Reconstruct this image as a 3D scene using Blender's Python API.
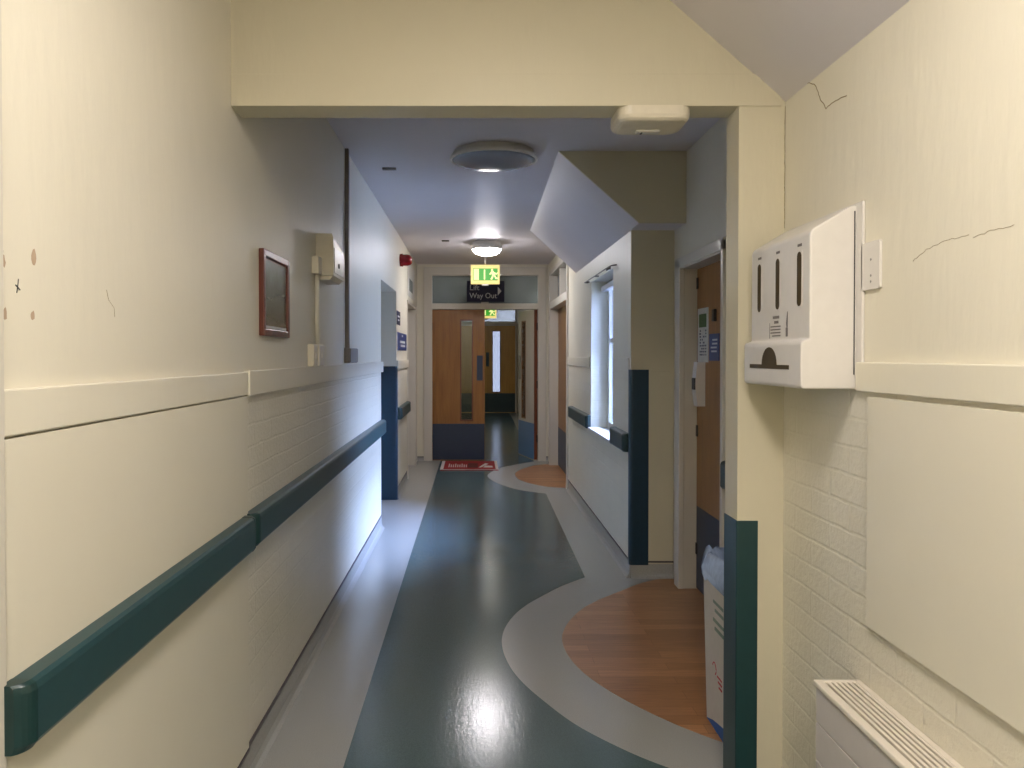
import bpy, bmesh, math, random
from mathutils import Vector, Matrix
random.seed(7)
PI = math.pi
for o in list(bpy.data.objects): bpy.data.objects.remove(o)
S = bpy.context.scene
COL = S.collection

# ------------------------------------------------------------ camera
H = 1.45
cd = bpy.data.cameras.new('camera'); cam = bpy.data.objects.new('camera', cd); COL.objects.link(cam)
cd.sensor_width = 36.0; cd.lens = 36.0*769/1024
cd.shift_x = 38/1024.0; cd.shift_y = -18.5/1024.0
cd.clip_start = 0.02; cd.clip_end = 200
cam.location = (0, 0, H)
cam.rotation_euler = (PI/2 - math.atan(10/769.0), 0, 0)
S.camera = cam

# ------------------------------------------------------------ world: overcast daylight outside the window
w = bpy.data.worlds.new('world'); S.world = w; w.use_nodes = True
bg = w.node_tree.nodes['Background']
bg.inputs[0].default_value = (0.44, 0.55, 1.0, 1)
bg.inputs[1].default_value = 320

# ------------------------------------------------------------ lamp strengths and exposure
NEAR_LAMP = 43.0
REAR_FILL = 90.0  # added fill from behind the camera
FAR_LAMP = 95.0
BEYOND_LAMP = 42.0
vs = S.view_settings
vs.view_transform = 'Standard'; vs.look = 'None'; vs.gamma = 1.0; vs.use_curve_mapping = False
vs.exposure = 0.0

def portal(name, loc, sx, sy, rot):
    l = bpy.data.lights.new(name, 'AREA'); l.shape = 'RECTANGLE'; l.size = sx; l.size_y = sy
    l.cycles.is_portal = True
    o = bpy.data.objects.new(name, l); o.location = loc; o.rotation_euler = rot; COL.objects.link(o)
# guides the daylight of the sky through the real openings
portal('window_daylight_portal', (1.28, 6.195, 1.455), 1.27, 1.11, (0, PI/2, 0))

# ------------------------------------------------------------ materials
def srgb(r, g, b):
    f = lambda c: ((c/255)/12.92 if c/255 <= .04045 else (((c/255)+.055)/1.055)**2.4)
    return (f(r), f(g), f(b), 1)
class NT:
    def __init__(s, name):
        s.m = bpy.data.materials.new(name); s.m.use_nodes = True
        s.t = s.m.node_tree; s.b = s.t.nodes['Principled BSDF']; s.out = s.t.nodes['Material Output']
    def n(s, kind, **kw):
        n = s.t.nodes.new(kind)
        for k, v in kw.items(): setattr(n, k, v)
        return n
    def l(s, a, b): s.t.links.new(a, b)
    def coord(s, scale=(1,1,1), rot=(0,0,0)):
        g = s.n('ShaderNodeNewGeometry'); mp = s.n('ShaderNodeMapping')
        mp.inputs['Scale'].default_value = scale; mp.inputs['Rotation'].default_value = rot
        s.l(g.outputs['Position'], mp.inputs['Vector']); return mp.outputs[0]
    def noise(s, vec, scale, detail=4, rough=.5):
        n = s.n('ShaderNodeTexNoise'); n.inputs['Scale'].default_value = scale
        n.inputs['Detail'].default_value = detail; n.inputs['Roughness'].default_value = rough
        if vec is not None: s.l(vec, n.inputs['Vector'])
        return n.outputs['Fac']
    def ramp(s, fac, stops):
        r = s.n('ShaderNodeValToRGB'); e = r.color_ramp.elements
        e[0].position, e[0].color = stops[0]; e[1].position, e[1].color = stops[-1]
        for p, c in stops[1:-1]:
            k = e.new(p); k.color = c
        s.l(fac, r.inputs[0]); return r.outputs[0]
    def bump(s, h, strength=.2, dist=.01, normal=None):
        b = s.n('ShaderNodeBump'); b.inputs['Strength'].default_value = strength; b.inputs['Distance'].default_value = dist
        s.l(h, b.inputs['Height'])
        if normal is not None: s.l(normal, b.inputs['Normal'])
        return b.outputs[0]
def flat(name, col, rough=.5, metal=0, spec=.5, vary=.06, scale=30, bump=0):
    m = NT(name); b = m.b
    c = m.noise(m.coord(), scale)
    lo = tuple(x*(1-vary) for x in col[:3])+(1,); hi = tuple(min(1, x*(1+vary)) for x in col[:3])+(1,)
    m.l(m.ramp(c, [(.3, lo), (.7, hi)]), b.inputs['Base Color'])
    b.inputs['Roughness'].default_value = rough; b.inputs['Metallic'].default_value = metal
    b.inputs['Specular IOR Level'].default_value = spec
    if bump: m.l(m.bump(c, bump, .002), b.inputs['Normal'])
    return m.m
CREAM = (0.73, 0.69, 0.57, 1)
YCREAM_DIM = (0.59, 0.545, 0.405, 1)  # yellower paint for front walls, darkened to stand in for weaker light
def paint(name, col, rough=.45, bumpS=.11, streak=True, spec=.33):
    m = NT(name)
    big = m.noise(m.coord(), 2.2, 5, .6)
    lo = tuple(x*.965 for x in col[:3])+(1,)
    m.l(m.ramp(big, [(.3, lo), (.65, col)]), m.b.inputs['Base Color'])
    m.b.inputs['Roughness'].default_value = rough
    m.b.inputs['Specular IOR Level'].default_value = spec
    fine = m.noise(m.coord((1, 1, .25) if streak else (1, 1, 1)), 22, 4, .55)
    m.l(m.bump(fine, bumpS, .02), m.b.inputs['Normal'])
    return m.m
def brickpaint(name, col):
    m = NT(name)
    g = m.n('ShaderNodeNewGeometry'); sp = m.n('ShaderNodeSeparateXYZ'); cb = m.n('ShaderNodeCombineXYZ')
    m.l(g.outputs['Position'], sp.inputs[0]); m.l(sp.outputs[1], cb.inputs[0]); m.l(sp.outputs[2], cb.inputs[1])
    wob = m.n('ShaderNodeTexNoise'); wob.inputs['Scale'].default_value = 9
    m.l(cb.outputs[0], wob.inputs['Vector'])
    mx = m.n('ShaderNodeMix', data_type='VECTOR'); mx.inputs[0].default_value = .012
    m.l(cb.outputs[0], mx.inputs[4]); m.l(wob.outputs['Color'], mx.inputs[5])
    br = m.n('ShaderNodeTexBrick'); br.inputs['Scale'].default_value = 1
    br.inputs['Brick Width'].default_value = .225; br.inputs['Row Height'].default_value = .075
    br.inputs['Mortar Size'].default_value = .006; br.inputs['Mortar Smooth'].default_value = .7
    br.inputs['Color1'].default_value = (1, 1, 1, 1); br.inputs['Color2'].default_value = (.85, .85, .85, 1)
    br.inputs['Mortar'].default_value = (0, 0, 0, 1)
    m.l(mx.outputs[1], br.inputs['Vector'])
    rough = m.noise(m.coord(), 55, 5, .6)
    b1 = m.bump(br.outputs['Color'], .28, .006)
    m.l(m.bump(rough, .5, .006, b1), m.b.inputs['Normal'])
    big = m.noise(m.coord(), 3, 5, .6)
    m.l(m.ramp(big, [(.3, tuple(x*.95 for x in col[:3])+(1,)), (.65, col)]), m.b.inputs['Base Color'])
    m.b.inputs['Roughness'].default_value = .36
    m.b.inputs['Specular IOR Level'].default_value = .4
    return m.m
def vinyl(name, col, rough=.17, speck=.12):
    m = NT(name)
    a = m.noise(m.coord(), 260, 3, .7); b_ = m.noise(m.coord(), 1.6, 4, .6)
    r = m.ramp(a, [(.35, tuple(x*(1-speck*1.6) for x in col[:3])+(1,)), (.5, col), (.68, tuple(min(1, x*(1+speck*1.8)) for x in col[:3])+(1,))])
    m.l(r, m.b.inputs['Base Color'])
    rr = m.n('ShaderNodeMapRange'); rr.inputs[3].default_value = rough-.02; rr.inputs[4].default_value = rough+.02
    m.l(b_, rr.inputs[0]); m.l(rr.outputs[0], m.b.inputs['Roughness'])
    bn = m.noise(m.coord((1, .3, 1)), 60, 4, .65)
    m.l(m.bump(bn, .15, .004), m.b.inputs['Normal'])
    m.b.inputs['Specular IOR Level'].default_value = .37
    return m.m
def woodfloor(name):
    m = NT(name)
    v = m.coord()
    br = m.n('ShaderNodeTexBrick'); br.inputs['Scale'].default_value = 1
    br.inputs['Brick Width'].default_value = .9; br.inputs['Row Height'].default_value = .075
    br.inputs['Mortar Size'].default_value = .0008; br.offset = .37
    br.inputs['Color1'].default_value = srgb(184, 134, 90); br.inputs['Color2'].default_value = srgb(154, 108, 68)
    br.inputs['Mortar'].default_value = srgb(110, 70, 42)
    m.l(v, br.inputs['Vector'])
    gr = m.noise(m.coord((2, 30, 1)), 3, 6, .6)
    mx = m.n('ShaderNodeMix', data_type='RGBA', blend_type='MULTIPLY'); mx.inputs[0].default_value = .75
    m.l(br.outputs['Color'], mx.inputs[6])
    m.l(m.ramp(gr, [(.3, (.62, .6, .58, 1)), (.7, (1.12, 1.1, 1.08, 1))]), mx.inputs[7])
    m.l(mx.outputs[2], m.b.inputs['Base Color'])
    m.b.inputs['Roughness'].default_value = .33
    return m.m
def oak(name, c1, c2, rough=.35):
    m = NT(name)
    v = m.coord((6, 6, .55))
    n1 = m.noise(v, 4, 6, .62)
    wv = m.noise(m.coord((60, 60, 1.5)), 2, 3, .5)
    mx = m.n('ShaderNodeMix', data_type='FLOAT'); mx.inputs[0].default_value = .4
    m.l(n1, mx.inputs[2]); m.l(wv, mx.inputs[3])
    m.l(m.ramp(mx.outputs[0], [(.32, c2), (.62, c1)]), m.b.inputs['Base Color'])
    m.b.inputs['Roughness'].default_value = rough
    return m.m
def emit(name, col, strength):
    m = NT(name); m.b.inputs['Base Color'].default_value = tuple(c*.25 for c in col[:3])+(1,)
    n = m.noise(m.coord(), 8)
    m.l(m.ramp(n, [(0, col), (1, col)]), m.b.inputs['Emission Color'])
    m.b.inputs['Emission Strength'].default_value = strength
    return m.m
def glass(name, tint=(.9, .95, .96, 1), refl=.25, haze=0.0):
    m = NT(name); m.t.nodes.remove(m.b)
    tr = m.n('ShaderNodeBsdfTransparent'); tr.inputs[0].default_value = tint
    gl = m.n('ShaderNodeBsdfGlossy'); gl.inputs['Roughness'].default_value = .03
    fr = m.n('ShaderNodeFresnel'); fr.inputs[0].default_value = 1.45
    mx = m.n('ShaderNodeMixShader'); m.l(fr.outputs[0], mx.inputs[0]); m.l(tr.outputs[0], mx.inputs[1]); m.l(gl.outputs[0], mx.inputs[2])
    last = mx.outputs[0]
    if haze:
        df = m.n('ShaderNodeBsdfDiffuse'); df.inputs[0].default_value = (.6, .66, .68, 1)
        nz = m.noise(m.coord(), 5); mr = m.n('ShaderNodeMapRange'); mr.inputs[3].default_value = haze*.85; mr.inputs[4].default_value = haze*1.15
        m.l(nz, mr.inputs[0])
        m2 = m.n('ShaderNodeMixShader'); m.l(mr.outputs[0], m2.inputs[0]); m.l(last, m2.inputs[1]); m.l(df.outputs[0], m2.inputs[2]); last = m2.outputs[0]
    m.l(last, m.out.inputs[0]); return m.m
def photo_print(name):
    m = NT(name)
    n = m.noise(m.coord((1, 1.2, 1)), 9, 7, .7)
    g = m.n('ShaderNodeNewGeometry'); sp = m.n('ShaderNodeSeparateXYZ'); m.l(g.outputs['Position'], sp.inputs[0])
    mr = m.n('ShaderNodeMapRange'); mr.inputs[1].default_value = 1.54; mr.inputs[2].default_value = 1.83
    m.l(sp.outputs[2], mr.inputs[0])
    ad = m.n('ShaderNodeMath', operation='MULTIPLY_ADD'); ad.inputs[1].default_value = .35; m.l(n, ad.inputs[0]); m.l(mr.outputs[0], ad.inputs[2])
    m.l(m.ramp(ad.outputs[0], [(.2, srgb(120, 118, 104)), (.45, srgb(84, 88, 70)), (.75, srgb(104, 108, 96)), (1, srgb(138, 146, 148))]), m.b.inputs['Base Color'])
    m.b.inputs['Roughness'].default_value = .15
    return m.m

M = dict(
 wall=paint('cream_gloss_wall_paint', CREAM), panel=paint('cream_panel_paint', (.72, .68, .56, 1), .45, .05),
 ywall_dim=paint('yellowish_cream_dimmed_wall_paint', YCREAM_DIM), brick=brickpaint('cream_painted_brick', CREAM), ceil=paint('white_ceiling_paint', (.70, .665, .68, 1), .5, .06, False),
 trimp=paint('cream_trim_gloss', (.73, .69, .57, 1), .32, .05), frame=paint('off_white_frame_gloss', (.62, .585, .51, 1), .35, .05),
 lane=vinyl('teal_grey_vinyl', srgb(76, 96, 98)), pale=vinyl('pale_grey_vinyl', srgb(160, 160, 156), .22, .07),
 woodf=woodfloor('oak_look_vinyl_planks'),
 oak=oak('oak_veneer', srgb(150, 102, 44), srgb(124, 78, 28)), oakr=oak('reddish_oak_lipping', srgb(120, 66, 40), srgb(92, 48, 30)),
 mahog=oak('mahogany', srgb(104, 46, 28), srgb(62, 24, 16), .3),
 rail=flat('teal_vinyl_rail', srgb(36, 66, 70), .38, vary=.05), raile=flat('darker_teal_end_cap', srgb(20, 50, 50), .35, vary=.05),
 guard=flat('teal_corner_guard_vinyl', srgb(22, 56, 58), .42, vary=.05),
 guardb=flat('blue_teal_corner_guard_vinyl', srgb(20, 52, 70), .42, vary=.05),
 kick=flat('blue_grey_kick_plate', srgb(34, 48, 72), .4, vary=.04), kick_lit=flat('lit_blue_kick_plate', srgb(86, 132, 184), .35, vary=.04),  # brighter blue has the light on the open leaf's plate painted in
 kickt=flat('dark_teal_kick_plate', srgb(34, 62, 70), .4, vary=.04),
 capstrip=flat('dark_cap_strip', srgb(78, 72, 76), .5), white=flat('white_plastic', srgb(214, 210, 204), .35, vary=.02),
 offw=flat('aged_white_plastic', srgb(214, 206, 186), .35, vary=.03), dark=flat('dark_slot', srgb(66, 52, 22), .7),
 black=flat('black_plastic', srgb(22, 22, 24), .4), metal=flat('brushed_steel', srgb(150, 148, 145), .35, metal=.9, vary=.05),
 greym=flat('grey_conduit', srgb(112, 106, 98), .45, vary=.03), navy=flat('navy_sign', srgb(14, 17, 56), .65, vary=.05),
 blue=flat('blue_sign', srgb(36, 58, 118), .4, vary=.05), ink=flat('white_lettering', srgb(205, 208, 214), .5, vary=.01),
 red=flat('red_plastic', srgb(134, 12, 20), .25, vary=.04), redmat=flat('red_mat', srgb(142, 30, 30), .9, vary=.25, scale=60),
 matw=flat('white_mat_print', srgb(206, 200, 196), .8), matd=flat('dark_mat_print', srgb(88, 30, 26), .9),
 radw=flat('radiator_white', srgb(222, 214, 200), .4, vary=.02), radf=flat('radiator_front', srgb(196, 190, 186), .45, vary=.02),
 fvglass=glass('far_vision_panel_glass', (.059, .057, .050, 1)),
 print_=photo_print('landscape_photograph'), glass=glass('clear_glass'), tglass=glass('hazy_transom_glass', (.62, .7, .72, 1), haze=.3),
 vglass=glass('vision_panel_glass', (.8, .84, .78, 1)),
 frost=flat('frosted_pane', srgb(150, 158, 162), .2, vary=.04), dome=flat('opal_dome', srgb(150, 154, 160), .22, vary=.02),
 domeoff=flat('opal_dome_unlit', srgb(136, 142, 152), .18, vary=.02),
 warm=emit('warm_lamp_diffuser', (1, .92, .85, 1), NEAR_LAMP), rear_fill=emit('warm_rear_fill_diffuser', (1, .92, .85, 1), REAR_FILL), cool=emit('cool_lamp_diffuser', (1, .95, .98, 1), FAR_LAMP),
 beyond=emit('beyond_lamp_diffuser', (1, .95, .86, 1), BEYOND_LAMP),
 exity=emit('exit_yellow_glow', (1.0, .78, .26, 1), .9), exitg=emit('exit_green_glow', (.05, .42, .03, 1), .85),
 exitp=emit('exit_pale_glow', (.97, .97, .40, 1), 1.0), card=flat('white_cardboard', srgb(200, 194, 186), .8, vary=.03),
 bag=flat('pale_blue_polythene', srgb(150, 168, 200), .25, vary=.1, scale=40), brown=flat('brown_cardboard', srgb(120, 88, 54), .8),
 wave=flat('blue_print', srgb(26, 84, 156), .6), rink=flat('red_print', srgb(180, 30, 50), .6), gink=flat('grey_green_print', srgb(120, 136, 124), .6),
 paper=flat('white_paper', srgb(206, 206, 200), .7), green=flat('green_print', srgb(66, 96, 46), .6), crack=flat('crack_shadow', srgb(148, 130, 98), .9),
 stain=flat('stain', srgb(178, 156, 132), .8), redsp=flat('red_speck', srgb(120, 30, 22), .7), greytxt=flat('grey_print', srgb(120, 114, 112), .7),
 ocol=flat('grout_seam', srgb(86, 96, 94), .6), concrete=flat('outside_concrete', srgb(120, 122, 120), .9),
 olive=oak('far_door_oak', srgb(206, 160, 84), srgb(184, 138, 64)), net=flat('white_roller_blind', srgb(224, 224, 226), .7, vary=.02),
)

# ------------------------------------------------------------ mesh helpers
ORG = {}
class MB:
    def __init__(s): s.bm = bmesh.new(); s.slots = []
    def mi(s, mat):
        if mat is None: return 0
        if mat not in s.slots: s.slots.append(mat)
        return s.slots.index(mat)
    def box(s, x0, x1, y0, y1, z0, z1, mat=None, bev=0, seg=2):
        x0, x1 = sorted((x0, x1)); y0, y1 = sorted((y0, y1)); z0, z1 = sorted((z0, z1))
        t = bmesh.new(); bmesh.ops.create_cube(t, size=1)
        for v in t.verts: v.co = Vector((x0+(v.co.x+.5)*(x1-x0), y0+(v.co.y+.5)*(y1-y0), z0+(v.co.z+.5)*(z1-z0)))
        if bev: bmesh.ops.bevel(t, geom=t.edges[:], offset=bev, segments=seg, affect='EDGES', profile=.5)
        s.merge(t, mat); return s
    def merge(s, t, mat=None, smooth=False):
        i = s.mi(mat); mp = {}
        for v in t.verts: mp[v] = s.bm.verts.new(v.co)
        for f in t.faces:
            try: nf = s.bm.faces.new([mp[v] for v in f.verts])
            except ValueError: continue
            nf.material_index = i; nf.smooth = smooth or f.smooth
        t.free(); return s
    def poly(s, pts, off, mat=None, bev=0):
        """closed outline pts (3D) extruded by vector off"""
        t = bmesh.new(); off = Vector(off)
        a = [t.verts.new(Vector(p)) for p in pts]; b = [t.verts.new(Vector(p)+off) for p in pts]
        t.faces.new(a); t.faces.new(b[::-1])
        n = len(a)
        for i in range(n): t.faces.new((a[i], b[i], b[(i+1) % n], a[(i+1) % n]))
        bmesh.ops.recalc_face_normals(t, faces=t.faces[:])
        if bev: bmesh.ops.bevel(t, geom=t.edges[:], offset=bev, segments=2, affect='EDGES', profile=.5)
        return s.merge(t, mat)
    def lathe(s, prof, axis='Z', c=(0, 0, 0), n=40, mat=None, sc=(1, 1)):
        t = bmesh.new(); rings = []
        for r, h in prof:
            if r < 1e-6: rings.append([t.verts.new((0, 0, h))])
            else: rings.append([t.verts.new((r*math.cos(2*PI*k/n)*sc[0], r*math.sin(2*PI*k/n)*sc[1], h)) for k in range(n)])
        for A, B in zip(rings, rings[1:]):
            for k in range(n):
                q = [A[k % len(A)], A[(k+1) % len(A)], B[(k+1) % len(B)], B[k % len(B)]]
                u = []
                for v in q:
                    if v not in u: u.append(v)
                if len(u) > 2:
                    try: t.faces.new(u)
                    except ValueError: pass
        R = {'Z': Matrix.Identity(3), 'X': Matrix.Rotation(PI/2, 3, 'Y'), 'Y': Matrix.Rotation(-PI/2, 3, 'X')}[axis]
        for v in t.verts: v.co = R @ v.co + Vector(c)
        bmesh.ops.recalc_face_normals(t, faces=t.faces[:])
        return s.merge(t, mat, True)
    def tube(s, pts, r, n=8, mat=None):
        t = bmesh.new(); pts = [Vector(p) for p in pts]; rings = []
        rr = r if isinstance(r, (list, tuple)) else [r]*len(pts)
        for i, p in enumerate(pts):
            d = (pts[min(i+1, len(pts)-1)]-pts[max(i-1, 0)]).normalized()
            a = d.cross(Vector((0, 0, 1)));
            if a.length < 1e-3: a = Vector((1, 0, 0))
            a.normalize(); b = d.cross(a)
            rings.append([t.verts.new(p+rr[i]*(a*math.cos(2*PI*k/n)+b*math.sin(2*PI*k/n))) for k in range(n)])
        for A, B in zip(rings, rings[1:]):
            for k in range(n): t.faces.new((A[k], A[(k+1) % n], B[(k+1) % n], B[k]))
        t.faces.new(rings[0][::-1]); t.faces.new(rings[-1])
        return s.merge(t, mat, True)
    def build(s, name, mat=None, parent=None, sharp=True):
        me = bpy.data.meshes.new(name)
        bmesh.ops.recalc_face_normals(s.bm, faces=s.bm.faces[:])
        cs = [v.co for v in s.bm.verts]
        lo = Vector([min(c[i] for c in cs) for i in range(3)]); hi = Vector([max(c[i] for c in cs) for i in range(3)])
        org = Vector(((lo.x+hi.x)/2, (lo.y+hi.y)/2, lo.z))
        for v in s.bm.verts: v.co -= org
        s.bm.to_mesh(me); s.bm.free()
        if s.slots:
            for m_ in s.slots: me.materials.append(m_)
        else: me.materials.append(mat)
        o = bpy.data.objects.new(name, me); COL.objects.link(o)
        po = ORG.get(parent.name, Vector((0, 0, 0))) if parent else Vector((0, 0, 0))
        o.location = org - po
        if parent: o.parent = parent
        ORG[o.name] = org
        return o
def tag(o, label=None, cat=None, group=None, kind=None):
    if label: o['label'] = label
    if cat: o['category'] = cat
    if group: o['group'] = group
    if kind: o['kind'] = kind
    return o
def empty(name, loc, label=None, cat=None, group=None, kind=None):
    o = bpy.data.objects.new(name, None); o.empty_display_size = .1; o.location = loc; COL.objects.link(o)
    ORG[o.name] = Vector(loc); return tag(o, label, cat, group, kind)
def struct(mb, name, mat=None, parent=None):
    o = mb.build(name, mat, parent)
    if not parent: o['kind'] = 'structure'
    return o
def text(name, s, size, loc, axes, mat, parent, depth=.001, align='CENTER', sx=1.0):
    cu = bpy.data.curves.new(name, 'FONT'); cu.body = s; cu.size = size; cu.extrude = depth; cu.align_x = align; cu.align_y = 'CENTER'
    cu.resolution_u = 3
    to = bpy.data.objects.new(name, cu); COL.objects.link(to)
    dg = bpy.context.evaluated_depsgraph_get(); me = bpy.data.meshes.new_from_object(to.evaluated_get(dg))
    bpy.data.objects.remove(to)
    mb = MB(); t = bmesh.new(); t.from_mesh(me); bpy.data.meshes.remove(me)
    ax = Matrix((axes[0], axes[1], axes[2])).transposed()
    for v in t.verts: v.co = ax @ Vector((v.co.x*sx, v.co.y, v.co.z)) + Vector(loc)
    mb.merge(t)
    return mb.build(name, mat, parent)
LEFTW = ((0, 1, 0), (0, 0, 1), (1, 0, 0)); RIGHTW = ((0, -1, 0), (0, 0, 1), (-1, 0, 0)); FACE = ((1, 0, 0), (0, 0, 1), (0, -1, 0))
CZ = 2.70        # ceiling height
XL, XR = -.78, 1.02

# ------------------------------------------------------------ floor, ceiling
fl = struct(MB().box(-4.2, 3.2, -1.7, 19.6, -.12, 0), 'floor', M['pale'])
def curve_pts(pts, n=8):
    out = []
    P = [pts[0]]+pts+[pts[-1]]
    for i in range(1, len(P)-2):
        a, b, c, d = [Vector(p) for p in P[i-1:i+3]]
        for k in range(n):
            t = k/n
            out.append(.5*((2*b)+(c-a)*t+(2*a-5*b+4*c-d)*t*t+(3*b-a-3*c+d)*t**3))
    out.append(Vector(pts[-1])); return [(p.x, p.y) for p in out]
near_out = curve_pts([(1.02, 2.44), (.80, 2.60), (.661, 2.703), (.541, 2.82), (.40, 3.0), (.2866, 3.22), (.205, 3.42), (.158, 3.62), (.140, 3.84), (.160, 4.05), (.222, 4.27), (.31, 4.46), (.429, 4.646), (.56, 4.83), (.725, 5.01)])
far_out = curve_pts([(.755, 8.05), (.539, 8.22), (.35, 8.5), (.204, 8.92), (.17, 9.33), (.307, 9.84), (.544, 10.2), (.82, 10.5)])
lane = [(-.46, -1.5), (.86, -1.5), (1.02, 1.6)] + [(1.02, 2.40)] + near_out[1:] + far_out + [(.84, 13.2), (.9, 19.5), (-.46, 19.5)]
MBl = MB().poly([(x, y, -.004) for x, y in lane], (0, 0, .0052)); MBl.build('centre_lane', M['lane'], fl)
near_in = curve_pts([(1.30, 2.63), (1.12, 2.74), (.915, 2.88), (.74, 3.07), (.595, 3.29), (.50, 3.50), (.455, 3.70), (.448, 3.89), (.475, 4.04), (.53, 4.20), (.62, 4.38), (.74, 4.542), (.90, 4.71), (1.07, 4.88), (1.30, 5.03)])
MB().poly([(x, y, -.004) for x, y in near_in]+[(1.40, 4.9, -.004), (1.40, 2.7, -.004)], (0, 0, .0056)).build('wood_look_inlay', M['woodf'], fl)
far_in = curve_pts([(1.15, 8.38), (1.045, 8.40), (.8626, 8.45), (.705, 8.6), (.545, 8.92), (.504, 9.40), (.64, 9.86), (.877, 10.18), (1.15, 10.25)])
MB().poly([(x, y, -.004) for x, y in far_in], (0, 0, .0056)).build('wood_look_inlay', M['woodf'], fl)

ce = struct(MB().box(-4.2, 3.2, -1.7, 19.7, CZ, CZ+.12), 'ceiling', M['ceil'])
MB().poly([(.999, -1.5, 2.265), (.499, -1.5, CZ+.002), (1.02, -1.5, CZ+.002), (1.02, -1.5, 2.25)], (0, 3.985, 0)).build('sloped_soffit', M['ceil'], ce)
sof = MB()
sof.poly([(1.013, 4.72, 2.262), (.515, 4.72, CZ+.002), (1.31, 4.72, CZ+.002), (1.31, 4.72, 2.262)], (0, .02, 0), M['ywall_dim'])
sof.poly([(1.013, 4.74, 2.262), (.515, 4.74, CZ+.002), (1.31, 4.74, CZ+.002), (1.31, 4.74, 2.262)], (0, .28, 0), M['ceil'])
t_ = bmesh.new()
A = [t_.verts.new(p) for p in ((1.013, 4.74, 2.262), (.515, 4.74, CZ+.002), (1.05, 4.74, CZ+.002), (1.05, 4.74, 2.262))]
B = [t_.verts.new(p) for p in ((1.018, 7.7, 2.275), (.56, 7.7, CZ+.002), (1.05, 7.7, CZ+.002), (1.05, 7.7, 2.275))]
t_.faces.new(A); t_.faces.new(B[::-1])
for i in range(4): t_.faces.new((A[i], B[i], B[(i+1) % 4], A[(i+1) % 4]))
sof.merge(t_, M['ceil']); sof.build('sloped_soffit', None, ce)
MB().box(-.61, -.52, 5.13, 5.16, CZ-.012, CZ+.002).build('ceiling_vent', M['greym'], ce)
MB().box(-.35, -.27, 8.35, 8.42, CZ-.010, CZ+.002).build('ceiling_vent', M['greym'], ce)

# ------------------------------------------------------------ walls
DZ = 1.36
wl = MB()
def wbox(mb, x0, x1, y0, y1, z0=0, z1=CZ+.01, brick=True):
    if brick and z0 < DZ < z1:
        mb.box(x0, x1, y0, y1, z0, DZ, M['brick']); mb.box(x0, x1, y0, y1, DZ, z1, M['wall'])
    else: mb.box(x0, x1, y0, y1, z0, z1, M['wall'])
wbox(wl, -.98, XL, -1.6, 6.45); wbox(wl, -.98, XL, 6.45, 7.72, 2.09); wbox(wl, -.98, XL, 7.72, 8.95)
wbox(wl, -.98, XL, 8.95, 10.17, 2.08); wbox(wl, -.98, XL, 10.17, 10.75, brick=False)
wleft = struct(wl, 'wall_left')
# the side passage the first opening leads into
pa = MB(); wbox(pa, -4.1, -.97, 6.25, 6.45, brick=False); wbox(pa, -4.1, -.97, 7.72, 7.92, brick=False); wbox(pa, -4.2, -4.05, 6.2, 8.0, brick=False)
struct(pa, 'wall_side_passage')
pb = MB(); wbox(pb, -2.4, -.97, 8.80, 8.95, brick=False); wbox(pb, -2.4, -.97, 10.2, 10.35, brick=False); wbox(pb, -2.5, -2.35, 8.75, 10.4, brick=False)
struct(pb, 'wall_side_room')
# right side, near
wr = MB(); wbox(wr, 1.0, 1.30, -1.6, 2.5); wright = struct(wr, 'wall_right')
# partition with the big opening
pt = MB()
pt.box(.851, 1.45, 2.48, 2.60, 0, CZ+.01, M['ywall_dim']); pt.box(-.80, .851, 2.48, 2.60, 2.25, CZ+.01, M['ywall_dim'])
part = struct(pt, 'wall_partition')
lb = MB().box(-.779, .985, 2.4745, 2.482, 2.2502, 2.352, bev=.001); struct(lb, 'trim_1', M['ywall_dim'])
# recess wall with the oak door
rw = MB(); wbox(rw, 1.30, 1.45, 2.58, 3.96, brick=False); wbox(rw, 1.30, 1.45, 4.80, 5.05, brick=False); wbox(rw, 1.30, 1.45, 3.96, 4.80, 1.985, brick=False)
rw.box(1.60, 1.7, 2.58, 5.05, 0, CZ, M['wall']); struct(rw, 'wall_recess')
# window wall
ww = MB(); G = M['wall']
wbox(ww, XR, 1.30, 5.02, 5.64); ww.box(XR, 1.30, 5.0, 5.02, 0, CZ+.01, M['ywall_dim']); wbox(ww, XR, 1.30, 6.70, 8.34); ww.box(XR, 1.30, 5.64, 6.70, 0, .82, M['brick']); ww.box(XR, 1.30, 5.64, 6.70, 2.09, CZ+.01, M['wall'])
wbox(ww, 1.18, 1.30, 8.34, 10.75, brick=False); ww.box(XR, 1.30, 8.34, 10.18, 2.56, CZ+.01, M['wall']); wbox(ww, XR, 1.30, 10.19, 10.75, brick=False)
wwin = struct(ww, 'wall_window_side')
MB().box(1.05, 1.299, 4.994, 5.002, .09, 1.345, bev=.002).build('lower_panel', M['ywall_dim'], wwin)
# end wall
ew = MB(); ew.box(-.98, -.577, 10.57, 10.72, 0, CZ+.01, M['wall']); ew.box(.88, 1.31, 10.57, 10.72, 0, CZ+.01, M['wall']); ew.box(-.577, .88, 10.57, 10.72, 2.56, CZ+.01, M['wall'])
struct(ew, 'wall_end')
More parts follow.
